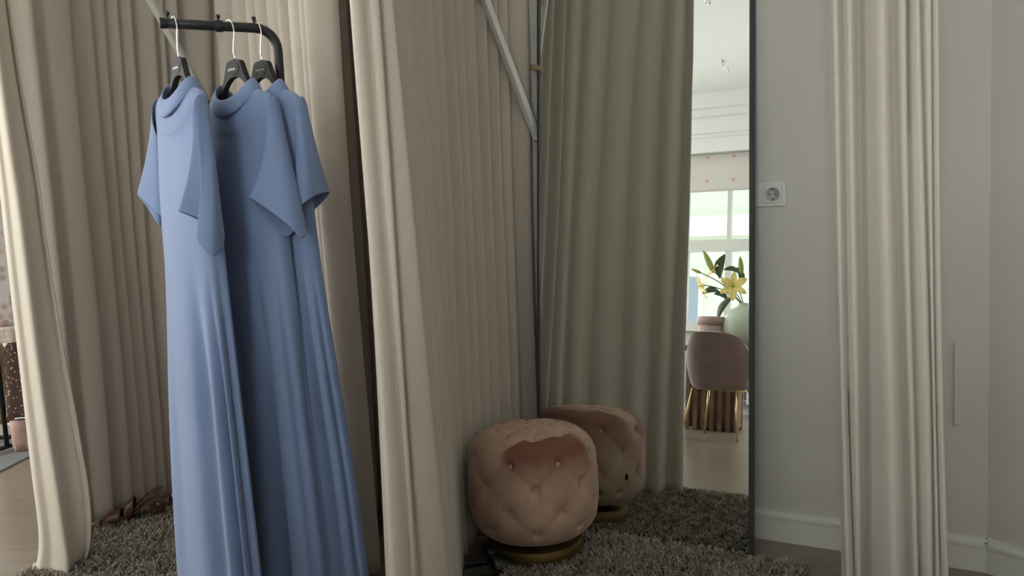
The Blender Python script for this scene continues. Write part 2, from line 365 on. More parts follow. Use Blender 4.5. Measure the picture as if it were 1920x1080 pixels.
def curtain(name, plan, top, bot, yt, yb, side, label, m, ztop=2.62, zbot=.015, amp=.3, seed=1, group=None, maxamp=.045, kcol=22, skew=2.4, plan2=None, soft={}, lock=99):
    """pleated hanging cloth: plan curve, fold creases measured at two heights, one rounded fold between each pair of creases"""
    rnd = random.Random(seed); pl = Plan(plan)
    pl2 = Plan(plan2) if plan2 else pl
    T = [pl.hit(x, yt) for x in top]; B = [pl2.hit(x, yb) for x in bot]
    rows = 46; N = len(top)-1
    B = [(T[i][0]*.75+B[i][0]*.25, B[i][1]) if i >= lock else B[i] for i in range(len(B))]
    if PRINTT: print(label[:30], [round(t[0], 3) for t in T], [round(t[0], 3) for t in B])
    am = [min(maxamp, amp*abs(T[i+1][0]-T[i][0]))*rnd.uniform(.8, 1.2) for i in range(N)]
    ab = [min(maxamp*1.15, amp*abs(B[i+1][0]-B[i][0]))*rnd.uniform(.8, 1.2) for i in range(N)]
    for i_, k_ in soft.items(): am[i_] *= k_; ab[i_] *= k_
    sk = [skew*rnd.uniform(.85, 1.2) for i in range(N)]
    ph = [rnd.uniform(0, 6.28) for i in range(N+1)]
    vs = []; fs = []; cols = N*kcol+1
    for r in range(rows+1):
        z = ztop+(zbot-ztop)*r/rows
        ts = []
        for i in range(N+1):
            k = (T[i][1]-z)/(T[i][1]-B[i][1]); k = max(-.35, min(1.15, k))
            ts.append(T[i][0]+(B[i][0]-T[i][0])*k + .004*math.sin(ph[i]+z*2.6))
        for c in range(cols):
            i = min(c//kcol, N-1); f = (c-i*kcol)/kcol
            t = ts[i]*(1-f)+ts[i+1]*f
            kz = (ztop-z)/(ztop-zbot)
            a = am[i]*(1-kz)+ab[i]*kz
            ff = f**sk[i]
            s_ = math.sin(math.pi*ff)**.62 if 0 < ff < 1 else 0
            off = a*(s_-.5) + a*.05*math.sin(2*math.pi*ff+ph[i]+z*.8)*s_
            off += .004*math.sin(z*3.1+t*9+seed) 
            k2 = min(1.1, max(0, (1.9-z)/1.9)) if plan2 else 0; p0 = pl.pos(t)*(1-k2)+pl2.pos(t)*k2; p1 = pl.pos(t+.004)*(1-k2)+pl2.pos(t+.004)*k2; d = (p1-p0)/max(1e-9, np.linalg.norm(p1-p0)); n = np.array([-d[1], d[0]])*side
            q = p0+n*off; vs.append((q[0], q[1], z))
    for r in range(rows):
        for c in range(cols-1): fs.append((r*cols+c, r*cols+c+1, (r+1)*cols+c+1, (r+1)*cols+c))
    o = from_py(name, vs, fs, m); solid(o, .003); tag(o, label, 'curtain', group); return o, pl

# fitting-booth curtains
GB = 'linen curtains of the fitting booths'
left_plan = [(-1.80, 2.80), (-1.685, 3.02), (-1.545, 3.28), (-1.40, 3.52), (-1.30, 3.66)]
curtain('curtain', left_plan, [20, 61, 133, 170, 194, 218, 244, 290, 304, 332, 395, 414], [105, 160, 212, 250, 271, 294, 312, 345, 362, 385, 430, 452], 0, 940, -1,
        'grey-beige linen curtain forming the left side of the booth behind the blue dresses', M['linen'], seed=3, amp=.50, maxamp=.042)
div_plan = [(-1.27, 3.58), (-1.07, 3.29), (-.83, 2.95), (-.62, 2.64), (-.47, 2.42)]
curtain('curtain', div_plan, [412, 436, 466, 488, 505, 534, 549, 570, 586, 608], [480, 512, 545, 568, 585, 612, 628, 648, 664, 686], 0, 1000, -1,
        'linen curtain with deep light and dark pleats behind the clothes rail, right of it', M['linen'], seed=5, amp=.85, maxamp=.08, skew=1.4)
mid_plan = [(-.352, 1.865), (-.300, 1.825), (-.262, 1.85), (-.250, 2.08), (-.232, 2.38), (-.195, 2.60), (-.085, 2.84), (.085, 3.025)]
mid_low = [(-.335, 1.865), (-.275, 1.825), (-.212, 1.85), (-.212, 2.08), (-.215, 2.40), (-.200, 2.62), (-.09, 2.86), (.06, 3.02)]
curtain('curtain', mid_plan, [645, 688, 704, 718, 741, 762, 782, 802, 822, 841, 863, 885, 907, 930, 950, 986], [714, 766, 784, 828, 846, 858, 870, 881, 892, 905, 920, 935, 950, 966, 984, 1010], 0, 1060, -1,
        'wide pale linen curtain hanging between the blue dresses and the tall mirror', M['linen'], seed=8, amp=.55, maxamp=.050, plan2=mid_low, soft={4: .7, 5: .55, 6: .55, 7: .7}, lock=4)
curtain('curtain', [(-1.0, 3.20), (-.70, 3.02), (-.40, 2.92), (-.15, 2.90)], [560, 590, 620, 650, 685, 720], [620, 650, 680, 712, 745, 780], 0, 1000, -1,
        'shadowed linen curtain seen only through the dark gap behind the wide pale curtain', M['linen'], seed=21, amp=.4, maxamp=.05, skew=1.3)
right_plan = [(.855, 2.20), (.93, 2.145), (1.02, 2.10), (1.12, 2.06)]
curtain('curtain', right_plan, [1553, 1571, 1608, 1673, 1702, 1729, 1744, 1758], [1573, 1602, 1614, 1698, 1719, 1748, 1762, 1778], 0, 1080, -1,
        'pale linen curtain hanging right of the mirror and wall socket', M['linen_light'], seed=11, amp=1.0, maxamp=.085, skew=2.0)

# near curtain at the left edge: measured row by row, it swings outwards to the floor
rowsY = [-420, 0, 111, 193, 300, 360, 400, 540, 658, 780, 860, 919, 1002, 1052, 1085, 1150]
Lx = [-85, -35, -25, -16, -4, 3, 7, 22, 36, 50, 59, 66, 78, 74, 68, 60]
Mx = [-60, -14, -3, 8, 22, 32, 37, 54, 68, 85, 98, 107, 119, 126, 124, 118]
Rx = [-28, 15, 33, 46, 66, 76, 79, 100, 118, 143, 155, 167, 174, 167, 160, 150]
M['linen_cream'] = mat('cream_linen_curtain', (.64, .575, .49), .95, bump=[((900, 900, 110), .22), ((90, 90, 900), .25)], var=[((420, 420, 40), .025), ((30, 30, 420), .025)], spec=.1, sheen=.15)
def near_curtain():
    vs = []; fs = []; n = 0
    for y, l, mm, r in zip(rowsY, Lx, Mx, Rx):
        ctl = [(l+14, 2.70), (l-2, 2.64), (l+3, 2.60), (l+.42*(mm-l), 2.60), (l+.58*(mm-l), 2.585), (mm-3, 2.565), (mm+5, 2.575), (mm+.35*(r-mm), 2.625), (mm+.72*(r-mm), 2.66), (r-7, 2.675), (r-1, 2.665), (r, 2.69), (r-9, 2.73), (r-26, 2.76)]
        pts = []
        for (x, d) in ctl:
            p = at(x, y, d); pts.append((p.x, p.y, p.z))
        row = catmull(pts, 6); n = len(row); zc = at(mm, y, 2.62).z; zc = max(zc, .012)
        for q in row: vs.append((q[0], q[1], zc if zc <= .0121 else max(.01, q[2]*.25+zc*.75)))
    for j in range(len(rowsY)-1):
        for k in range(n-1): fs.append((j*n+k, j*n+k+1, (j+1)*n+k+1, (j+1)*n+k))
    o = from_py('curtain', vs, fs, M['linen_cream']); solid(o, .003)
    md = o.modifiers.new('sub', 'SUBSURF'); md.levels = 1; md.render_levels = 2
    tag(o, 'bright cream curtain at the left edge, its hem kinking on the wooden floor', 'curtain')
near_curtain()
# curtain rails (flat white ceiling tracks on drop rods)
def rail(pts, label):
    e_ = empty('curtain_rail', (0, 0, 0), label, 'curtain rail')
    bm = bmesh.new(); pp = [(x, y, 2.635) for x, y in pts]; add_tube(bm, [tuple(q) for q in catmull(pp, 6)], .013, 8); from_bm('track', bm, M['white'], e_)
    for (x, y) in (pts[0], pts[-1]):
        bm = bmesh.new(); add_tube(bm, [(x, y, 2.63), (x, y, CEIL)], .006, 8); from_bm('drop_rod', bm, M['white'], e_)
rail([(-2.3, 2.2), (-2.0, 2.5)]+left_plan[1:], 'white track that carries the curtain on the left of the dress booth')
rail(div_plan[:-1]+[(-.52, 2.49), (-.40, 2.2)], 'white track that carries the pleated curtain behind the clothes rail')
rail(mid_plan[1:], 'white track that carries the wide curtain beside the mirror')
rail(right_plan, 'white track that carries the curtain right of the mirror')
# slanting white braces that run from the wall up to the tracks
def brace(a, b_, wdt, label):
    a = Vector(a); b_ = Vector(b_); d = (b_-a); L = d.length; q = d.to_track_quat('X', 'Z')
    bm = bmesh.new(); add_box(bm, 0, L, -wdt/2, wdt/2, -wdt/2, wdt/2, Matrix.Translation(a) @ q.to_matrix().to_4x4())
    o = from_bm('brace_bar', bm, M['white'], None, False); bevel(o, .003); tag(o, label, 'brace')
b0 = Vector((.121, 3.000, 1.411)); b1 = at(910, 0, 2.85); brace(b0, b0+(b1-b0)*2.1, .024, 'slanting white wooden brace beside the top left edge of the mirror')
b0 = at(400, 210, 3.50); b1 = at(282, 0, 3.05); brace(b0+(b0-b1)*.2, b1+(b1-b0)*.8, .024, 'slanting white wooden brace behind the left end of the clothes rail')

# ------------------------------------------------------------------ mirror
MA, MT = 29.087, 5.55
MO = Vector((.7296, 2.467, 0))+AB*.012; MU = Vector((math.cos(R(MA)), -math.sin(R(MA)), 0))
MUP = Vector((math.sin(R(MA))*math.sin(R(MT)), math.cos(R(MA))*math.sin(R(MT)), math.cos(R(MT)))); MN = MU.cross(MUP)   # into the wall or out
if MN.dot(Vector((-.486, -.874, 0))) < 0: MN = -MN
MW, MH = .767, 1.955
mm_ = Matrix((MU, MN, MUP)).transposed().to_4x4(); mm_.translation = MO
em = empty('leaning_mirror', MO, 'tall dark-framed mirror leaning against the wall behind the pink pouf', 'mirror')
def mpart(name, m, boxes):
    bm = bmesh.new()
    for b_ in boxes: add_box(bm, *b_, mm_)
    o = from_bm(name, bm, m, em, False); o.matrix_parent_inverse = Matrix.Translation(MO).inverted(); return o
mpart('mirror_glass', M['mirror'], [(-MW+.008, -.009, -.004, 0, .012, MH-.012)])
mpart('backing', M['frame'], [(-MW+.004, -.004, -.012, -.0045, .006, MH-.006)])
bevel(mpart('frame', M['frame'], [(-MW, -MW+.008, -.016, .008, 0, MH), (-.010, .002, -.022, .012, 0, MH), (-MW+.008, -.010, -.016, .008, 0, .014), (-MW+.008, -.010, -.016, .008, MH-.014, MH)]), .001)

# ------------------------------------------------------------------ wall fittings
def fit_rot(): return Matrix((AU, AB, Vector((0, 0, 1)))).transposed().to_4x4()
def wallpart(name, m, root, build, bev=0):
    bm = bmesh.new(); build(bm); bmesh.ops.transform(bm, matrix=RM, verts=bm.verts[:]); o = from_bm(name, bm, m, None, bev == 0 and name in ('ring',)); o.parent = root; o.matrix_parent_inverse = Matrix.Translation(root.location).inverted()
    if bev: bevel(o, bev)
    return o
sp, sz = .044, 1.166
rt = empty('wall_socket', rp(sp, 0, sz-.04), 'white square power socket on the wall right beside the mirror frame', 'socket')
wallpart('plate', M['grey_plastic'], rt, lambda bm: add_box(bm, sp-.080, sp+.0405, 0, .008, sz-.0405, sz+.0405), .003)
wallpart('insert', M['grey_plastic'], rt, lambda bm: add_box(bm, sp-.029, sp+.029, .008, .012, sz-.029, sz+.029), .002)
RX = Matrix.Rotation(R(-90), 4, 'X')
def ring(bm): add_lathe(bm, [(.0225, 0), (.0225, .003), (.0195, .0035), (.0185, -.0), (.0, -.0)], 40, M=Matrix.Translation((sp, .0121, sz)) @ RX)
wallpart('ring', mat('socket_well', (.36, .37, .36), .5), rt, ring)
for dx, dz in ((-.0095, 0), (.0095, 0), (0, .0165), (0, -.0165)):
    wallpart('contact_hole', M['slot'], rt, lambda bm: add_lathe(bm, [(0, .0035), (.0026, .0035), (.0026, 0)], 14, M=Matrix.Translation((sp+dx, .0122, sz+dz)) @ RX))
wp = empty('coat_peg', rp(-.83, 0, 1.62), 'short wooden coat peg on the wall behind the left edge of the mirror', 'peg')
d_ = ray(996, 126); pe = CAMP+d_*((W0+AB*.085-CAMP).dot(AB)/d_.dot(AB))
bm = bmesh.new(); add_tube(bm, [pe, pe - AB*.085+AU*.03], [.011, .009], 14)
o = from_bm('peg', bm, M['peg'], None); bevel(o, .001); o.parent = wp; o.matrix_parent_inverse = Matrix.Translation(wp.location).inverted()
# slim cable cover, on the corner wall
c0 = at(1793, 640, 2.37); c1 = at(1797, 795, 2.37)
def on_wall(px, py):
    d = ray(px, py); n = AB; k = (W0-CAMP).dot(n)/d.dot(n); return CAMP+d*k
c0 = on_wall(1794, 640); c1 = on_wall(1799, 795)
prel = lambda P_: ((P_-W0).dot(AU), (P_-W0).dot(AB), P_.z)
q0, q1 = prel(c0), prel(c1)
bm = bmesh.new(); rbox(bm, q0[0]-.007, q0[0]+.009, 0, .012, q1[2], q0[2]); o = from_bm('cable_cover', bm, M['wall'], None, False); bevel(o, .003)
tag(o, 'slim vertical cover strip on the wall right of the pale curtain', 'cover strip')

# ------------------------------------------------------------------ rugs
def rug(label, p0, p1, q0, q1, dens, seed, hgt=.032, rot=0):
    root = empty('shag_rug', rp((p0+p1)/2, (q0+q1)/2, 0), label, 'rug'); ca, sa_ = math.cos(R(rot)), math.sin(R(rot))
    RT2 = RM @ Matrix.Translation((p0, q0, 0)) @ Matrix.Rotation(R(rot), 4, 'Z') @ Matrix.Translation((-p0, -q0, 0))
    bm = bmesh.new(); add_box(bm, p0, p1, q0, q1, .0005, .006, RT2); o = from_bm('backing', bm, M['rugback'], None, False); o.parent = root; o.matrix_parent_inverse = Matrix.Translation(root.location).inverted()
    rs = np.random.RandomState(seed); n = int((p1-p0)*(q1-q0)*dens)
    p = rs.uniform(p0-.004, p1+.004, n); q = rs.uniform(q0-.004, q1+.004, n)
    p, q = p0+(p-p0)*ca-(q-q0)*sa_, q0+(p-p0)*sa_+(q-q0)*ca
    base = np.stack([W0.x+AU.x*p+AB.x*q, W0.y+AU.y*p+AB.y*q, np.full(n, .004)], 1)
    # lean clumps
    ang = 2.2*np.sin(p*71+1.3*np.sin(q*53))+1.9*np.cos(q*67+np.sin(p*49))+rs.normal(0, 1.1, n)
    lean = np.stack([np.cos(ang), np.sin(ang), np.zeros(n)], 1)*rs.uniform(.3, 1.0, n)[:, None]
    sa = rs.uniform(0, np.pi, n); sd = np.stack([np.cos(sa), np.sin(sa), np.zeros(n)], 1)
    L = hgt*rs.uniform(.75, 1.2, n)[:, None]; wd = rs.uniform(.0016, .0028, n)[:, None]
    up = np.array([[0, 0, 1.]]); V = []
    for (t, zz, ll, ww) in ((0, 0, 0, .8), (.4, .5, .18, 1.1), (.75, .85, .48, 1.0), (1, .95, .85, .3)):
        c = base+up*L*zz+lean*L*ll; V += [c-sd*wd*ww, c+sd*wd*ww]
    V = np.stack(V, 1).reshape(-1, 3)
    f = np.array([[0, 1, 3, 2], [2, 3, 5, 4], [4, 5, 7, 6]]); F = (f[None]+8*np.arange(n)[:, None, None]).reshape(-1)
    me = bpy.data.meshes.new('pile'); me.vertices.add(len(V)); me.vertices.foreach_set('co', V.reshape(-1).astype(np.float32))
    nf = len(F)//4; me.loops.add(len(F)); me.loops.foreach_set('vertex_index', F.astype(np.int32)); me.polygons.add(nf); me.polygons.foreach_set('loop_start', (np.arange(nf)*4).astype(np.int32))
    me.update(calc_edges=True); o = link('pile', me, M['rugyarn'], None); o.parent = root; o.matrix_parent_inverse = Matrix.Translation(root.location).inverted(); o['kind'] = 'stuff'
rug('grey-brown shaggy rug under the pink pouf in front of the mirror', -.66, .17, .225, 1.28, 42000, 1)
rug('grey-brown shaggy rug inside the left booth behind the blue dresses', -2.47, -1.35, .64, 1.60, 32000, 2, rot=-26)

# ------------------------------------------------------------------ pouf
def pouf():
    c = Vector((.0383, 2.603, 0)); root = empty('tufted_pouf', c, 'round pink velvet button-tufted pouf on a brass base in front of the mirror', 'pouf')
    RB = .2195; z0, z1 = .076, .440; face = -math.pi/2 + .015       # towards the camera
    # buttons (angle, height) : four staggered rings of eight, then the top
    btn = []
    for k in range(8):
        a0 = face+k*math.pi/4; a1 = a0+math.pi/8
        btn += [(a0, .142), (a1, .214), (a0, .290), (a1, .367)]
    top = [(face+k*math.pi/4, .125) for k in range(8)]+[(face+math.pi/8+k*math.pi/2, .055) for k in range(4)]
    nu, nv = 256, 120; prof = []
    # superellipse body profile
    hh = (z1-z0)/2; zc = (z0+z1)/2
    for j in range(nv+1):
        th = -math.pi/2+math.pi*j/nv; ct, st = math.cos(th), math.sin(th)
        r = RB*abs(ct)**.52; z = zc+hh*math.copysign(abs(st)**.56, st)
        prof.append((r, z))
    # side bulge
    vs = []; A = []
    P3 = []
    for (a, z) in btn:
        k = min(range(len(prof)), key=lambda i: abs(prof[i][1]-z) + (0 if prof[i][0] > .1 else 9)); r = prof[k][0]
        P3.append(Vector((r*math.cos(a), r*math.sin(a), z)))
    nside = len(P3)
    for (a, r) in top: P3.append(Vector((r*math.cos(a), r*math.sin(a), z1-.002)))
    BT = np.array([tuple(v) for v in P3])
    # crease segments between neighbours
    segs = []
    for i in range(len(BT)):
        for j in range(i+1, len(BT)):
            d = np.linalg.norm(BT[i]-BT[j])
            if i < nside and j < nside:
                if abs(BT[i][2]-BT[j][2]) < .1 and abs(BT[i][2]-BT[j][2]) > .045 and d < .125: segs.append((i, j))
            elif d < .105: segs.append((i, j))
    pts = []
    for (r, z) in prof:
        for k in range(nu):
            a = 2*math.pi*k/nu; pts.append((r*math.cos(a), r*math.sin(a), z))
    X = np.array(pts); disp = np.zeros(len(X)); 
    puff = np.zeros(len(X))
    for b_ in BT:
        d = np.linalg.norm(X-b_, axis=1); disp += -.0145*np.exp(-(d/.0125)**2) - .0055*np.exp(-(d/.034)**2)*(1 if b_[2] < .43 else .5)
    cre = np.zeros(len(X))
    for i, j in segs:
        a, b_ = BT[i], BT[j]; ab = b_-a; t = np.clip(((X-a)@ab)/(ab@ab), 0, 1); Q = a+t[:, None]*ab
        # lift chord to surface
        d = np.linalg.norm(X-Q, axis=1); bow = np.linalg.norm(ab)**2/8/RB*4*t*(1-t)
        d = np.sqrt(np.maximum(d**2-bow**2, 0)); cre = np.maximum(cre, np.exp(-(d/.0030)**2)*.0026+np.exp(-(d/.014)**2)*.0018)
    disp -= cre
    disp += .0012*np.sin(X[:, 0]*31+X[:, 2]*17)*np.cos(X[:, 1]*27)
    nrm = X-np.array([0, 0, zc]); nrm[:, 2] *= .9
    # use superellipse-ish normals
    rr = np.linalg.norm(X[:, :2], axis=1); e1 = (rr/RB)**2.6; e2 = (np.abs(X[:, 2]-zc)/hh)**2.6
    nx = np.zeros_like(X); nx[:, :2] = X[:, :2]/np.maximum(rr, 1e-6)[:, None]*e1[:, None]; nx[:, 2] = np.sign(X[:, 2]-zc)*e2; nx /= np.maximum(np.linalg.norm(nx, axis=1), 1e-6)[:, None]
    Y = X+nx*disp[:, None]
    fs = []
    for j in range(nv):
        for k in range(nu): fs.append((j*nu+k, j*nu+(k+1) % nu, (j+1)*nu+(k+1) % nu, (j+1)*nu+k))
    o = from_py('cushion', Y, fs, M['velvet'], root)
    # nap attribute: brushed zone round the upper rim, wavy upper edge, fading downwards
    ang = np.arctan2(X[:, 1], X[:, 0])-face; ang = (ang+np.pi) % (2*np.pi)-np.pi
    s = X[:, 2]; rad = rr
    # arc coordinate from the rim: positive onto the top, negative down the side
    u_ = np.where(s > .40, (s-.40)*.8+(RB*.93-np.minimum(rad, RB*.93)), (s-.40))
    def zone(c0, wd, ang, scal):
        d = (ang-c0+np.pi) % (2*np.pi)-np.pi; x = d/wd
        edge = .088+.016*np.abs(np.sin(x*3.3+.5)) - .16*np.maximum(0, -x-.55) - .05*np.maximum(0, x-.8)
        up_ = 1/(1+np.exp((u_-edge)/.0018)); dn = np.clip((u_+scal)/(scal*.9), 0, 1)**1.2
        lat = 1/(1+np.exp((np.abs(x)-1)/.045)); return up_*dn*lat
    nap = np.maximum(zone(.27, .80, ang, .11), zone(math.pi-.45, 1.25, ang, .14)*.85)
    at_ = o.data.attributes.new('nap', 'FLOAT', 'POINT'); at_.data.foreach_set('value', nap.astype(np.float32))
    # buttons
    for b_ in BT:
        v = Vector(b_); i = int(np.argmin(np.linalg.norm(X-b_, axis=1))); n = Vector(nx[i]); pos = Vector(Y[i])+n*.001
        bm = bmesh.new(); q = n.to_track_quat('Z', 'Y').to_matrix().to_4x4(); add_lathe(bm, [(.0095, 0), (.0092, .003), (.006, .0058), (0, .0068)], 18, M=Matrix.Translation(pos) @ q)
        from_bm('button', bm, M['velvet'], root)
    bm = bmesh.new(); add_lathe(bm, [(.0, 0), (.158, 0), (.160, .002), (.160, .066), (.158, .068), (0, .068)], 72); from_bm('base', bm, M['brass'], root)
    a = face+1.52; bm = bmesh.new(); add_box(bm, -.002, .014, -.0015, .0015, -.010, .010, Matrix.Translation((RB*.985*math.cos(a), RB*.985*math.sin(a), .205)) @ Matrix.Rotation(a, 4, 'Z')@Matrix.Rotation(.5, 4, 'Y')); tg = from_bm('fabric_tag', bm, M['tagm'], root, False); tg['label'] = 'small black sewn-in tag'
pouf()

# ------------------------------------------------------------------ clothes rail
BARZ = 1.669
K0 = Vector((-.841, 2.10, BARZ)); K1 = Vector((-.639, 2.197, BARZ)); KD = (K1-K0).normalized()
rk = empty('clothes_rail', Vector((K0.x, K0.y, 0))+KD*.33, 'black metal single-post clothes rail carrying the three blue dresses', 'clothes rail')
RI = Matrix.Translation(rk.location).inverted()
def rkp(name, bm, m, bev=0):
    o = from_bm(name, bm, m, rk); o.matrix_parent_inverse = RI
    if bev: bevel(o, bev)
    return o
def kb(t, dz=0): return K0+KD*t+Vector((0, 0, dz))
K0 = K0 - KD*.018
bm = bmesh.new(); PT = .285; rb = .055
pts = [kb(0), kb(.1), kb(PT-rb)]+[kb(PT-rb+rb*math.sin(R(a)), -rb*(1-math.cos(R(a)))) for a in (15, 30, 45, 60, 75, 90)]+[kb(PT, -.3), kb(PT, -1.0), kb(PT, -BARZ+.03)]
add_tube(bm, pts, .0125, 20); rkp('pipe', bm, M['black'])
bm = bmesh.new(); add_tube(bm, [kb(-.004), kb(.012)], .0138, 20); rkp('end_cap', bm, M['black'], .001)
bm = bmesh.new(); add_tube(bm, [kb(.129), kb(.148)], .0152, 20); rkp('joint_collar', bm, M['black'], .001)
for t in (.016, .138, .228):
    bm = bmesh.new(); add_lathe(bm, [(.003, 0), (.003, .008), (.0055, .010), (.006, .014), (.004, .018), (0, .019)], 14, c=kb(t, .0115)); rkp('knob', bm, M['black'])
bm = bmesh.new(); d2 = Vector((-KD.y, KD.x, 0)); c = Vector((kb(PT).x, kb(PT).y, .018))
add_tube(bm, [c-d2*.12, c+d2*.16], .016, 12); add_tube(bm, [c-KD*.34, c+KD*.03], .016, 12); rkp('foot', bm, M['black'])

# ------------------------------------------------------------------ hangers + dresses
def text_mesh(txt, size):
    cu = bpy.data.curves.new('lettering', 'FONT'); cu.body = txt; cu.size = size; cu.extrude = .0003; cu.align_x = 'CENTER'; cu.align_y = 'CENTER'
    o = bpy.data.objects.new('tmp', cu); COL.objects.link(o); dg = bpy.context.evaluated_depsgraph_get(); me = bpy.data.meshes.new_from_object(o.evaluated_get(dg)); bpy.data.objects.remove(o); return me
def hanger(loc, alpha, label, kind):
    root = empty('coat_hanger', loc, label, 'hanger', None, -alpha)
    hk = [(0, 0, .066), (0, 0, .082), (-.0035, 0, .090), (-.002, 0, .105), (.003, 0, .128), (.0055, 0, .142), (.0035, 0, .156), (-.002, 0, .168), (-.011, 0, .1765), (-.0215, 0, .1755), (-.029, 0, .168), (-.030, 0, .158)]
    bm = bmesh.new(); add_tube(bm, [tuple(q) for q in catmull(hk, 5)], .0019, 10); from_bm('hook', bm, M['chrome'], root)
    SQ = lambda L_: [((x if x < .05 else .05+(x-.05)*.74), z) for x, z in L_]
    outer = [(.004, .071), (.022, .069), (.031, .062), (.037, .048), (.047, .026), (.066, .002), (.095, -.018), (.135, -.035), (.180, -.052), (.188, -.062), (.182, -.074)]
    inner = [(.150, -.062), (.110, -.046), (.075, -.026), (.052, -.002), (.036, .014), (.018, .024), (.0, .027)]
    half = [tuple(q) for q in catmull(SQ(outer), 3)]+[tuple(q) for q in catmull(SQ(inner), 3)]
    poly = half+[(-x, z) for x, z in half[::-1][1:]]
    bm = bmesh.new(); prism(bm, poly, -.0075, .0075); bmesh.ops.triangulate(bm, faces=[f for f in bm.faces if len(f.verts) > 4]); o = from_bm('hanger_body', bm, M['plastic'], root, False); bevel(o, .003, 2)
    bm = bmesh.new(); add_tube(bm, [(0, 0, .064), (0, 0, .074)], .0042, 12); from_bm('neck_bush', bm, M['black'], root)
    bm = bmesh.new(); prism(bm, [(.026*math.cos(t)*(1 if math.sin(t) > 0 else .95), .047+.0165*math.sin(t)) for t in [2*math.pi*k/28 for k in range(28)]], -.0085, -.0070); bd = from_bm('badge', bm, M['plastic'], root, False)
    if kind == 'caps':
        me = text_mesh('IMPERIAL', .0088)
        me.transform(Matrix.Translation((-.004, -.0092, .046)) @ Matrix.Rotation(R(90), 4, 'X'))
        link('lettering', me, M['lettering'], bd, False)
    else:
        bm = bmesh.new(); pts = [(-.018+.036*k/40, -.0092, .047+.0022*math.sin(k*1.3)*(1.4 if k % 17 < 4 else .6)) for k in range(41)]
        add_tube(bm, pts, .0004, 5); add_tube(bm, [(-.006, -.0092, .041), (.006, -.0092, .041)], .0003, 5); from_bm('lettering', bm, M['lettering'], bd)
    return root
def dress(loc, alpha, label, valleys, wb=.25, db=.06, back=1.0, sleeveR=None, sleeveL=None, zh=-1.44, seed=0, lean=0, lz=0, sy=0):
    root = empty('blue_dress', loc, label, 'dress', None, -alpha)
    #      z    zf     zb    w     df    db_
    lv = [(-.012, -.066, -.052, .084, .036, .030), (-.018, -.080, -.066, .096, .040, .034), (-.024, -.096, -.080, .114, .042, .036), (-.034, -.118, -.10, .136, .042, .036), (-.052, -.135, -.056, .150, .038, .036), (-.095, -.17, -.10, .154, .038, .036),
          (-.16, -.22, -.17, .154, .042, .038), (-.25, -.29, -.25, .157, .048, .040), (-.36, -.38, -.36, .163, .050, .04), (-.48, -.48, -.48, .170, .050, .04), (-.62, -.62, -.62, .182, .054, .044), (-.80, -.80, -.80, .200, .060, .05), (-1.0, -1.0, -1.0, .220, .064, .054), (-1.25, -1.25, -1.25, .240, .068, .058), (zh, zh, zh, .252, .070, .06)]
    sub = catmull(lv, 5); NT = 220; vs = []; fs = []
    kw = (wb-.02)/.23; kd = db/.06
    for row in sub:
        zs, zf, zb, w_, df, dk = row; g = min(1, max(0, (-zs-.35)/.7)); kk = 1+(kw-1)*g; kdd = 1+(kd-1)*g
        for k in range(NT):
            t = 2*math.pi*k/NT; c, s = math.cos(t), math.sin(t)
            x = w_*kk*math.copysign(abs(c)**.82, c); y = (df*kdd if s < 0 else dk*back)*math.copysign(abs(s)**.72, s)
            z = zs+((zf-zs) if s < 0 else (zb-zs))*abs(s)**1.5
            # fold valleys: angle, width, depth, start z, drift
            for (a, wd, dp, zst, dr) in valleys:
                f = min(1, max(0, (zst-zs)/.45)); 
                if f <= 0: continue
                aa = R(a)+dr*(zst-zs); d = (t-aa+math.pi) % (2*math.pi)-math.pi
                q = dp*(f*f*(3-2*f))*math.exp(-(d/wd)**2); n = Vector((c*.35, s, 0)).normalized(); x -= n.x*q; y -= n.y*q
            y += .0035*math.sin(x*26+zs*2.1+seed)*min(1, max(0, -zs*2)); x += lean*max(0, -zs-.2)
            if lz and x < 0: z += lz*min(1, -x/.15)*max(0, 1+zs/.6)
            vs.append((x, y, z))
    nr = len(sub)
    for j in range(nr-1):
        for k in range(NT): fs.append((j*NT+k, j*NT+(k+1) % NT, (j+1)*NT+(k+1) % NT, (j+1)*NT+k))
    o = from_py('gown', vs, fs, M['blue'], root); solid(o, .0022)
    # mock neck: doubled over roll collar
    vs = []; fs = []; prof = [(-.006, -.012), (.000, -.004), (.0015, .010), (.0, .022), (-.004, .031), (-.009, .033), (-.012, .026), (-.013, .010), (-.013, -.004)]
    prof = [(-.005, -.013), (.003, -.016), (.0062, -.010), (.0058, .004), (.0035, .019), (.0, .030), (-.0035, .0315), (-.006, .022), (-.006, .002)]
    for (dr, dz) in prof:
        for k in range(96):
            t = 2*math.pi*k/96; c, s = math.cos(t), math.sin(t)
            w_, df, dk = .088, .036, .032
            x = (w_+dr-.45*max(0, dz))*math.copysign(abs(c)**.85, c); y = ((df+dr) if s < 0 else (dk+dr))*math.copysign(abs(s)**.8, s)
            y += (-.010 if s < 0 else .004)*abs(s)*(1-max(0, dz)*10)
            z = -.015+dz+((-.050) if s < 0 else -.040)*abs(s)**1.5
            vs.append((x, y, z))
    n = len(prof)
    for j in range(n):
        for k in range(96): fs.append((j*96+k, j*96+(k+1) % 96, ((j+1) % n)*96+(k+1) % 96, ((j+1) % n)*96+k))
    o = from_py('collar', vs, fs, M['blue'], root); md = o.modifiers.new('s', 'SUBSURF'); md.levels = 1; md.render_levels = 1
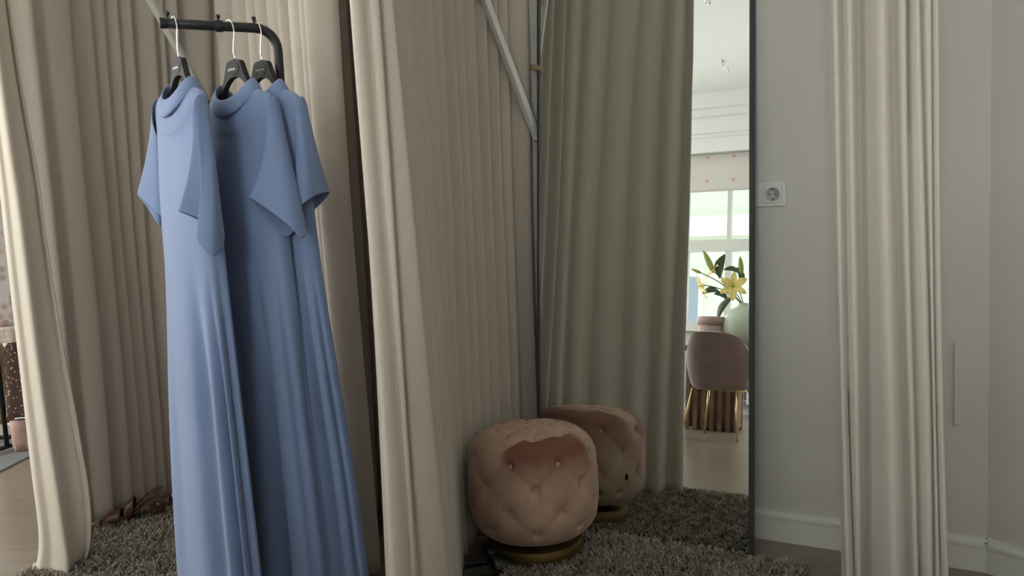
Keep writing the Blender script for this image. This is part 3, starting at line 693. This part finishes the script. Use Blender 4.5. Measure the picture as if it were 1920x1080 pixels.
    # sleeves
    for sg, hem in ((1, sleeveR), (-1, sleeveL)):
        top = []
        for k in range(8):   # F, FO, O, OB, B, BI, I, IF
            a = [-90, -45, 0, 45, 90, 135, 180, 225][k]
            s_ = math.sin(R(a)); c_ = math.cos(R(a))
            top.append((sg*((.146 if sg > 0 else .132)+.010*c_), .022*s_+(sy if sg > 0 else -.012), -.100+.060*c_ + (lz if sg < 0 else 0)))
        tl = catmull(top, 9, True); hl = catmull(hem, 9, True); n = len(tl); rows = 22; vs = []; fs = []
        for j in range(rows+1):
            f = j/rows; fx = f**1.15; fy = f**1.7; fz = f
            for k in range(n):
                a, b_ = tl[k], hl[k]
                # start points leave the armhole heading outwards and down
                bulge = sg*.004*math.sin(math.pi*f)
                vs.append((a[0]+(b_[0]-a[0])*fx+bulge, a[1]+(b_[1]-a[1])*fy, a[2]+(b_[2]-a[2])*fz))
        for j in range(rows):
            for k in range(n): fs.append((j*n+k, j*n+(k+1) % n, (j+1)*n+(k+1) % n, (j+1)*n+k))
        o = from_py('sleeve', vs, fs, M['blue'], root); solid(o, .002)
        md = o.modifiers.new('s', 'SUBSURF'); md.levels = 1; md.render_levels = 1
    return root
SR2 = [(.139, -.085, -.296), (.183, -.060, -.329), (.222, -.035, -.368), (.240, -.012, -.402), (.228, .014, -.385), (.19, .018, -.375), (.168, -.008, -.395), (.145, -.05, -.345)]
SL2 = [(-.19, -.05, -.30), (-.21, -.03, -.33), (-.22, .0, -.36), (-.21, .03, -.34), (-.19, .04, -.32), (-.16, .03, -.35), (-.15, .0, -.36), (-.16, -.03, -.34)]
SR3 = [(.160, -.060, -.340), (.188, -.032, -.308), (.189, .0, -.294), (.186, .030, -.288), (.173, .053, -.291), (.134, .040, -.325), (.126, .0, -.348), (.138, -.045, -.358)]
SR1 = [(.142, -.086, -.322), (.176, -.045, -.345), (.184, -.064, -.390), (.214, -.042, -.433), (.192, -.004, -.408), (.178, .006, -.38), (.155, .0, -.375), (.135, -.045, -.34)]
SL1 = [(-.239, -.056, -.262), (-.222, -.036, -.305), (-.193, -.018, -.352), (-.22, .015, -.33), (-.215, .04, -.30), (-.17, .035, -.32), (-.15, .0, -.34), (-.16, -.03, -.32)]
def hang_pt(px, alpha):
    # bar parameter whose picture column is px
    best = min((abs((lambda P_: 960+FPX*(P_-CAMP).dot(RT)/(P_-CAMP).dot(FW))(kb(t))-px), t) for t in [i*.001 for i in range(0, 280)])[1]
    P_ = kb(best); u = Vector((math.cos(alpha), -math.sin(alpha), 0)); return P_+u*.0125-Vector((0, 0, .159))
GH = None
specs = [
 (326, 48, 'front', 'caps', SR1, SL1, [(300, .16, .022, -.40, .10), (330, .12, .030, -.45, .05), (352, .12, .030, -.38, .0), (20, .2, .008, -.5, 0), (248, .3, .010, -.5, 0)], .240, .065, .55, 0),
 (430, 38, 'middle', 'caps', SR2, SL2, [(296, .15, .050, -.42, -.02), (268, .10, .018, -.50, 0), (333, .10, .014, -.36, .02), (8, .2, .02, -.5, 0)], .25, .060, .8, .0),
 (481, 38, 'back', 'script', SR3, SL2, [(318, .10, .030, -.40, .02), (345, .10, .016, -.40, 0), (290, .2, .02, -.5, 0)], .262, .05, .55, .02)]
for (px, al, wh, kind, sr, sl, val, wb, db, back, lean) in specs:
    O_ = hang_pt(px, R(al))
    hanger(O_, R(al), {'front': 'charcoal plastic hanger with chrome hook nearest the open end of the black rail', 'middle': 'charcoal plastic hanger with chrome hook in the middle of the black rail', 'back': 'charcoal plastic hanger with script lettering beside the bend of the black rail'}[wh], kind)
    dress(O_, R(al), {'front': 'long light blue short-sleeved dress, frontmost and leftmost of the three', 'middle': 'long blue dress with flared sleeves hanging between the two other blue dresses', 'back': 'long blue dress hanging nearest the upright post, mostly hidden by the others'}[wh], val, wb, db, back, sr, sl, seed=px, lean=lean, lz=.028 if wh == 'front' else 0, sy=-.014 if wh == 'front' else 0)

# ------------------------------------------------------------------ shoes
def heel_shoe(name, loc, rz, label, group):
    root = empty(name, loc, label, 'shoe', group, rz)
    # x = towards toe; sole curve from heel seat down to the toe
    sc = catmull([(-.105, 0, .075), (-.06, 0, .070), (-.01, 0, .038), (.04, 0, .012), (.085, 0, .008), (.125, 0, .012)], 5)
    vs = []; fs = []
    for i, q in enumerate(sc):
        f = i/(len(sc)-1); wd = .024+.012*math.sin(math.pi*min(1, f*1.1))**1 + (.006 if .5 < f < .9 else 0); wd *= (1 if f < .93 else 1-(f-.93)*9)
        for (yy, dz) in ((-wd, 0), (0, -.002), (wd, 0), (wd, -.006), (0, -.008), (-wd, -.006)): vs.append((q[0], yy, q[2]+dz))
    n = len(sc)
    for j in range(n-1):
        for k in range(6): fs.append((j*6+k, j*6+(k+1) % 6, (j+1)*6+(k+1) % 6, (j+1)*6+k))
    fs += [tuple(range(6)), tuple((n-1)*6+k for k in range(5, -1, -1))]
    from_py('sole', vs, fs, M['leather'], root)
    bm = bmesh.new(); add_tube(bm, [(-.088, 0, .070), (-.092, 0, .04), (-.088, 0, .0)], [.022, .015, .014], 12); from_bm('heel', bm, M['leather'], root)
    for nm, x0, x1, hg in (('toe_strap', .045, .095, .042), ('instep_strap', -.005, .03, .062)):
        vs = []; fs = []
        for i in range(6):
            x = x0+(x1-x0)*i/5; zb = np.interp(x, [q[0] for q in sc], [q[2] for q in sc])
            for k in range(13):
                a = math.pi*k/12; vs.append((x, -.038*math.cos(a), zb-.002+(hg-.2*(x-x0))*math.sin(a)**.8))
        for i in range(5):
            for k in range(12): fs.append((i*13+k, i*13+k+1, (i+1)*13+k+1, (i+1)*13+k))
        solid(from_py(nm, vs, fs, M['leather'], root), .004)
    bm = bmesh.new(); add_tube(bm, [tuple(q) for q in catmull([(-.01, -.034, .05), (-.06, -.030, .095), (-.108, 0, .118), (-.06, .030, .095), (-.01, .034, .05)], 6)], .0035, 8); from_bm('heel_strap', bm, M['leather'], root)
heel_shoe('heeled_sandal', Vector((-1.520, 3.045, .022)), R(195), 'brown leather heeled sandal on the left rug, the one nearer the front', None)
heel_shoe('heeled_sandal', Vector((-1.395, 3.20, .022)), R(200), 'brown leather heeled sandal on the left rug, farther back by the curtain', None)
def mule(loc, rz, label):
    root = empty('black_mule', loc, label, 'shoe', None, rz)
    def outl(f): return .040*math.sin(math.pi*min(1, max(0, f)))**.45*(1-.18*math.exp(-((f-.38)/.16)**2))
    vs = []; fs = []; N = 20
    for (z, g) in ((0, .96), (.012, 1.0), (.016, .95)):
        for i in range(N): f = i/(N-1); vs.append((-.125+.25*f, outl(f)*g, z+.010*(1-f)))
        for i in range(N): f = 1-i/(N-1); vs.append((-.125+.25*f, -outl(f)*g, z+.010*(1-f)))
    n = 2*N
    for j in range(2):
        for k in range(n): fs.append((j*n+k, j*n+(k+1) % n, (j+1)*n+(k+1) % n, (j+1)*n+k))
    fs.append(tuple(range(n))[::-1]); from_py('sole', vs, fs, M['leather_black'], root)
    fs2 = [tuple(range(n))]; vs2 = [(v[0], v[1]*.93, v[2]+.0008) for v in vs[2*n:3*n]]; from_py('insole', vs2, fs2, M['insole'], root)
    vs = []; fs = []
    for i in range(9):
        f = .52+.46*i/8; x = -.125+.25*f; w_ = outl(f)+.002; hg = .050*(1-(i/8)**2.2)+.006
        for k in range(13): a = math.pi*k/12; vs.append((x, -w_*math.cos(a), .010+hg*math.sin(a)**.8))
    for i in range(8):
        for k in range(12): fs.append((i*13+k, i*13+k+1, (i+1)*13+k+1, (i+1)*13+k))
    solid(from_py('upper', vs, fs, M['leather_black'], root), .003)
mule(Vector((-.135, 2.545, 0)), R(12), 'black leather mule on the floor left of the pouf, the one against the curtain')
mule(Vector((-.115, 2.455, 0)), R(20), 'black leather mule on the floor left of the pouf, nearer the camera')

# ------------------------------------------------------------------ front room seen in the mirror (room frame)
def place(root, p, q, z, rot=0):
    root.matrix_world = Matrix.Translation(rp(p, q, z)) @ RM.to_3x3().to_4x4() @ Matrix.Rotation(rot, 4, 'Z')
TP, TQ = -1.35, 5.0
tb = empty('round_table', (0, 0, 0), 'round wooden table with a slatted block base, seen in the mirror behind the mauve chair', 'table')
bm = bmesh.new(); add_lathe(bm, [(0, .70), (.52, .70), (.56, .715), (.57, .735), (.565, .742), (0, .742)], 64); from_bm('table_top', bm, M['wood'], tb, True)
bm = bmesh.new(); add_box(bm, -.22, .22, -.20, .20, .02, .70); o = from_bm('base_block', bm, M['wood'], tb, False)
for k in range(7):
    x = -.21+k*.07
    for (y0, y1) in ((-.235, -.20), (.20, .235)): bm = bmesh.new(); add_box(bm, x-.018, x+.018, y0, y1, 0, .70); bevel(from_bm('slat', bm, M['wood'], tb, False), .003)
place(tb, TP, TQ-.12, 0, R(8))
ch = empty('shell_chair', (0, 0, 0), 'mauve velvet shell chair on thin gold legs, seen from behind in the mirror', 'chair')
def shell():
    # local: y forward (towards the table). back shell wraps round
    vs = []; fs = []; NU, NV = 40, 26
    for j in range(NV+1):
        v = j/NV
        for i in range(NU+1):
            u = -1+2*i/NU
            # rounded outline
            zz = .40+.455*v; a = u*1.15*(1-.0*v)
            rw = .275*(1-.10*abs(2*v-1)**3)
            edge = (1-abs(u)**3.2)
            z = .62+(v-.5)*.46*(edge**.5 if edge > 0 else 0)*1.0 + (-.02*u*u)
            x = rw*math.sin(a)/math.sin(1.15); y = -.23+.20*(1-math.cos(a))/(1-math.cos(1.15)) - .06*(v-.3)
            vs.append((x, y, z))
    for j in range(NV):
        for i in range(NU): fs.append((j*(NU+1)+i, j*(NU+1)+i+1, (j+1)*(NU+1)+i+1, (j+1)*(NU+1)+i))
    o = from_py('backrest', vs, fs, M['chairv'], ch); solid(o, .035); md = o.modifiers.new('b', 'BEVEL'); md.width = .014; md.segments = 3
    bm = bmesh.new(); add_lathe(bm, [(0, .0), (.20, .0), (.245, .02), (.255, .045), (.24, .07), (.18, .082), (0, .08)], 48, c=(0, 0, .395)); o = from_bm('seat', bm, M['chairv'], ch); o.scale = (1, .92, 1)
shell()
for (x, y, X, Y) in ((-.18, -.16, -.235, -.235), (.18, -.16, .235, -.235), (-.17, .15, -.23, .22), (.17, .15, .23, .22)):
    bm = bmesh.new(); add_tube(bm, [(x, y, .395), (X, Y, .0)], [.0095, .007], 10); from_bm('leg', bm, M['gold'], ch)
bm = bmesh.new(); ringp = [(.20*math.cos(t), .18*math.sin(t), .39) for t in [2*math.pi*k/40 for k in range(41)]]; add_tube(bm, ringp, .007, 8, False); from_bm('seat_ring', bm, M['gold'], ch)
place(ch, -1.10, 4.12, 0, R(-8))
bx_ = empty('hat_box', (0, 0, 0), 'round pinkish lidded box on the table, seen in the mirror', 'box')
bm = bmesh.new(); add_lathe(bm, [(0, 0), (.120, 0), (.120, .215), (0, .215)], 48); from_bm('box_body', bm, M['box'], bx_)
bm = bmesh.new(); add_lathe(bm, [(.1225, .195), (.126, .195), (.126, .262), (.122, .268), (0, .268)], 48); from_bm('lid', bm, M['box'], bx_)
place(bx_, -1.36, 4.75, .742)
vz = empty('round_vase', (0, 0, 0), 'pale green globe vase holding yellow lilies, seen in the mirror', 'vase')
bm = bmesh.new(); pr = [(0, 0), (.07, 0)]+[(.19*math.cos(R(a)), .185+.19*math.sin(R(a))) for a in range(-70, 80, 10)]+[(.045, .385), (.048, .40), (.040, .40), (.038, .36)]
add_lathe(bm, pr, 56); from_bm('vase_body', bm, M['vase'], vz)
place(vz, -1.09, 4.80, .742)
# lilies
def petal(bm, L, W, curl, Mx_):
    n = 9; rows = []
    for i in range(n+1):
        f = i/n; wd = W*math.sin(math.pi*min(1, f*.93+.07))**.8*(1-.1*f); y = L*f*math.cos(curl*f*.9); z = L*(.35*math.sin(f*1.6)-curl*.42*f*f)
        rows.append([bm.verts.new(Mx_ @ Vector((s*wd, y, z+(.006 if s else 0)*0+abs(s)*wd*.25))) for s in (-1, -.5, 0, .5, 1)])
    for a, b_ in zip(rows[:-1], rows[1:]):
        for k in range(4): bm.faces.new((a[k], a[k+1], b_[k+1], b_[k]))
VB = Vector((-1.09, 4.80, .742+.36))
def lily(top, label, bloom=None, size=.1, face=(0, -1, .2), leaves=(), buds=()):
    root = empty('yellow_lily', rp(VB.x, VB.y, VB.z), label, 'flower', 'yellow lilies in the green vase')
    inv = Matrix.Translation(root.location).inverted()
    def put(o): o.parent = root; o.matrix_parent_inverse = inv
    t = Vector(top); mid = (VB+t)/2+Vector((0, 0, .05))
    pts = [tuple(q) for q in catmull([tuple(VB-Vector((0, 0, .2))), tuple(VB), tuple(mid), tuple(t)], 5)]
    bm = bmesh.new(); add_tube(bm, pts, .0045, 8); bmesh.ops.transform(bm, matrix=RM, verts=bm.verts[:]); put(from_bm('stem', bm, M['stem']))
    if bloom:
        f = Vector(face).normalized(); q = f.to_track_quat('Z', 'Y').to_matrix().to_4x4()
        for k in range(6):
            bm = bmesh.new(); petal(bm, size, size*(.24 if k % 2 else .19), .55, RM @ Matrix.Translation(t) @ q @ Matrix.Rotation(k*math.pi/3, 4, 'Z')); o = from_bm('petal', bm, M['yellow']); put(o); solid(o, .0015)
        bm = bmesh.new()
        for k in range(6):
            a = k*math.pi/3+.5; e_ = RM @ (Matrix.Translation(t) @ q @ Vector((.018*math.cos(a), .018*math.sin(a), size*.45))); add_tube(bm, [RM @ t, e_], .0012, 5)
        put(from_bm('stamens', bm, M['bud']))
    for (a, b_, wd) in leaves:
        a = Vector(a); b_ = Vector(b_); d = b_-a; L = d.length; bm = bmesh.new(); q = d.to_track_quat('Y', 'Z').to_matrix().to_4x4(); rows = []
        for i in range(9):
            f = i/8; ww = wd*math.sin(math.pi*(f*.96+.02))**.8; rows.append([bm.verts.new(RM @ Matrix.Translation(a) @ q @ Vector((s*ww*.5, L*f, s*ww*.85+.03*math.sin(math.pi*f)))) for s in (-1, 0, 1)])
        for r0, r1 in zip(rows[:-1], rows[1:]):
            for k in range(2): bm.faces.new((r0[k], r0[k+1], r1[k+1], r1[k]))
        o = from_bm('leaf', bm, M['leaf']); put(o); solid(o, .002)
    for (a, b_, r) in buds:
        bm = bmesh.new(); a = Vector(a); b_ = Vector(b_); add_tube(bm, [a+(b_-a)*f for f in (0, .15, .4, .7, .9, 1)], [r*.35, r*.8, r, r*.8, r*.4, r*.08], 12); bmesh.ops.transform(bm, matrix=RM, verts=bm.verts[:]); put(from_bm('bud', bm, M['bud']))
QL = 4.75
lily((-1.17, QL, 1.285), 'largest open yellow lily in the green vase, facing the mirror', True, .155, (0, -1, .15), leaves=[((-1.17, QL-.02, 1.20), (-1.30, QL-.05, .98), .035), ((-1.12, QL, 1.30), (-1.15, QL, 1.46), .03)], buds=[((-1.105, QL, 1.40), (-1.125, QL, 1.56), .026)])
lily((-1.44, QL, 1.30), 'yellow lily turned sideways at the left of the vase', True, .15, (-.85, -.35, -.45), leaves=[((-1.30, QL, 1.24), (-1.46, QL, 1.22), .035), ((-1.35, QL, 1.22), (-1.22, QL, 1.16), .03)])
lily((-1.36, QL+.03, 1.42), 'half-open yellow lily behind the sideways one', True, .12, (-.6, -.3, .5), leaves=[((-1.30, QL, 1.36), (-1.26, QL, 1.58), .045), ((-1.27, QL, 1.44), (-1.12, QL, 1.40), .026)], buds=[((-1.36, QL, 1.42), (-1.46, QL, 1.62), .030)])
lily((-1.47, QL, 1.41), 'unopened lily bud reaching out to the far left of the vase', None, buds=[((-1.47, QL, 1.41), (-1.57, QL, 1.45), .015)])
# radiator under the window
rd = empty('radiator', rp(-1.8, 7.0, .1), 'white column radiator under the window, seen in the mirror below the chair', 'radiator')
for k in range(14):
    x = -2.35+k*.085; bm = bmesh.new(); add_box(bm, x-.024, x+.024, 6.93, 6.955, .12, .62, RM); add_box(bm, x-.024, x+.024, 6.985, 7.01, .12, .62, RM); add_box(bm, x-.015, x+.015, 6.935, 7.005, .14, .18, RM); add_box(bm, x-.015, x+.015, 6.935, 7.005, .56, .60, RM)
    o = from_bm('column', bm, M['radiator'], None, False); bevel(o, .008); o.parent = rd; o.matrix_parent_inverse = Matrix.Translation(rd.location).inverted()
bm = bmesh.new(); add_tube(bm, [rp(-2.37, 6.97, .16), rp(-1.23, 6.97, .16)], .014, 10); add_tube(bm, [rp(-2.37, 6.97, .58), rp(-1.23, 6.97, .58)], .014, 10)
add_tube(bm, [rp(-2.33, 6.97, .16), rp(-2.33, 6.97, 0)], .012, 10); add_tube(bm, [rp(-1.25, 6.97, .16), rp(-1.25, 6.97, 0)], .012, 10)
o = from_bm('pipes', bm, M['radiator']); o.parent = rd; o.matrix_parent_inverse = Matrix.Translation(rd.location).inverted()
# ceiling hooks (small spotlights)
for (p, q, lb) in ((-1.604, 5.80, 'small metal ceiling fitting seen high in the mirror, the lower one'), (-1.358, 4.13, 'small metal ceiling fitting at the very top of the mirror')):
    r_ = empty('ceiling_fitting', rp(p, q, CEIL), lb, 'ceiling fitting'); inv = Matrix.Translation(r_.location).inverted()
    bm = bmesh.new(); add_lathe(bm, [(0, 0), (.03, 0), (.03, -.012), (0, -.014)], 20, c=rp(p, q, CEIL)); o = from_bm('rose', bm, M['chrome']); o.parent = r_; o.matrix_parent_inverse = inv
    bm = bmesh.new(); add_tube(bm, [rp(p, q, CEIL-.01), rp(p+.01, q, CEIL-.06), rp(p+.04, q, CEIL-.10), rp(p+.07, q, CEIL-.09)], .006, 8); o = from_bm('arm', bm, M['chrome']); o.parent = r_; o.matrix_parent_inverse = inv
    bm = bmesh.new(); add_lathe(bm, [(0, .02), (.012, .018), (.014, -.02), (0, -.02)], 16, c=rp(p+.07, q, CEIL-.10)); o = from_bm('head', bm, M['chrome']); o.parent = r_; o.matrix_parent_inverse = inv

# ------------------------------------------------------------------ clothes at the far left
def P(px, py, yd): return at(px, py, yd)
YD = 4.4
fr = empty('display_rail', P(10, 810, YD)*1, 'low black display rail with clothes at the far left', 'clothes rail'); fr.location.z = 0
fi = Matrix.Translation(fr.location).inverted()
bm = bmesh.new(); a = P(-160, 815, YD); b_ = P(75, 815, YD); a.z = b_.z = .03; add_tube(bm, [a, b_], .012, 8); a2 = a+Vector((-.12, -.40, 0)); b2 = b_+Vector((-.12, -.40, 0)); add_tube(bm, [a2, b2], .012, 8); add_tube(bm, [a, a2], .012, 8); add_tube(bm, [b_, b2], .012, 8)
o = from_bm('base_frame', bm, M['black']); o.parent = fr; o.matrix_parent_inverse = fi
bm = bmesh.new(); ma = (a+a2)/2; mb = (b_+b2)/2
add_tube(bm, [ma, ma+Vector((0, 0, 1.55)), mb+Vector((0, 0, 1.55)), mb], .012, 8); o = from_bm('uprights', bm, M['black']); o.parent = fr; o.matrix_parent_inverse = fi
def garment(name, px, pw, ytop, ybot, dep, m, label, cat, flare=1.25, folds=5, seed=0, thick=.05):
    """hanging garment: closed tube of cloth with soft folds"""
    c = P(px, ytop, dep); cb = P(px, ybot, dep); zt = c.z; zb = max(.03, cb.z); hw = pw/FPX*dep/2; cx = (c.x+cb.x)/2
    vs = []; fs = []; n = 64; rows = 16
    for j in range(rows+1):
        f = j/rows; s = 1+(flare-1)*f; s *= (.55+.45*min(1, f*8))
        for k in range(n):
            t = 2*math.pi*k/n; rr = 1+.10*f*math.sin(folds*t+seed+f)
            vs.append((cx+hw*s*rr*math.cos(t), dep+thick*s*rr*math.sin(t), zt+(zb-zt)*f))
    for j in range(rows):
        for k in range(n): fs.append((j*n+k, j*n+(k+1) % n, (j+1)*n+(k+1) % n, (j+1)*n+k))
    o = from_py(name, vs, fs, m); solid(o, .003); tag(o, label, cat)
garment('hanging_blouse', -6, 40, 300, 612, 4.15, M['blouse'], 'pale patterned blouse hanging at the far left edge', 'blouse', 1.15, 4, 1)
garment('black_shirt', 26, 40, 515, 625, 4.30, M['tagm'], 'black shirt hanging behind the patterned blouse', 'shirt', 1.0, 3, 2)
garment('lace_shorts', 8, 66, 612, 641, 4.12, M['lace'], 'cream lace-trimmed shorts hanging below the patterned blouse', 'shorts', 1.1, 9, 3)
garment('floral_skirt', 34, 40, 641, 778, 4.25, M['floral'], 'dark brown skirt with small flower print at the far left', 'skirt', 1.4, 5, 4)
garment('tan_trousers', -2, 34, 641, 792, 4.30, M['tan'], 'tan trousers hanging beside the brown floral skirt', 'trousers', 1.0, 2, 5)
def boot(px, lb):
    c = P(px, 812, 4.2); x, y = c.x, c.y
    root = empty('ankle_boot', (x, y, 0.0), lb, 'boot', None, R(115)); bm = bmesh.new()
    add_tube(bm, [(0, 0, .17), (0, 0, .12), (0, 0, .06), (0, -.01, .02)], [.042, .038, .042, .045], 18); from_bm('shaft', bm, M['pinkcard'], root)
    bm = bmesh.new(); add_tube(bm, [(0, .03, .03), (0, -.03, .032), (0, -.09, .028), (0, -.14, .02), (0, -.155, .016)], [.036, .040, .036, .024, .008], 18); from_bm('foot', bm, M['pinkcard'], root)
boot(37, 'pink ankle boot standing under the floral skirt')
bm = bmesh.new(); g0 = P(-60, 808, YD); g1 = P(60, 840, 4.1); add_box(bm, -3.9, -2.55, 3.72, 4.55, .0005, .008); o = from_bm('floor_mat', bm, M['greystone'], None, False); tag(o, 'flat grey mat under the display rail at the far left', 'mat')

# ------------------------------------------------------------------ added unseen blockers behind the camera: keep the low daylight off the booths' floor
def blocker(p0, p1, q0, q1, h, label):
    root = empty('light_blocker', rp((p0+p1)/2, (q0+q1)/2, 0), label, 'blocker'); inv = Matrix.Translation(root.location).inverted()
    for nm, m_, bx in (('blocker_body', M['white'], (p0+.02, p1-.02, q0+.02, q1-.02, .08, h-.035)), ('blocker_base', M['frame'], (p0+.05, p1-.05, q0+.06, q1-.06, 0, .08)), ('blocker_top', M['wood'], (p0, p1, q0, q1, h-.035, h))):
        bm = bmesh.new(); rbox(bm, *bx); o = bevel(from_bm(nm, bm, m_, None, False), .004); o.parent = root; o.matrix_parent_inverse = inv
blocker(-.50, 1.75, 3.45, 3.95, 1.15, 'added unseen white counter with a walnut top in front of the right-hand window')
blocker(-4.6, -1.55, 3.5, 4.0, 1.15, 'added unseen white counter with a walnut top on the far left side of the shop')
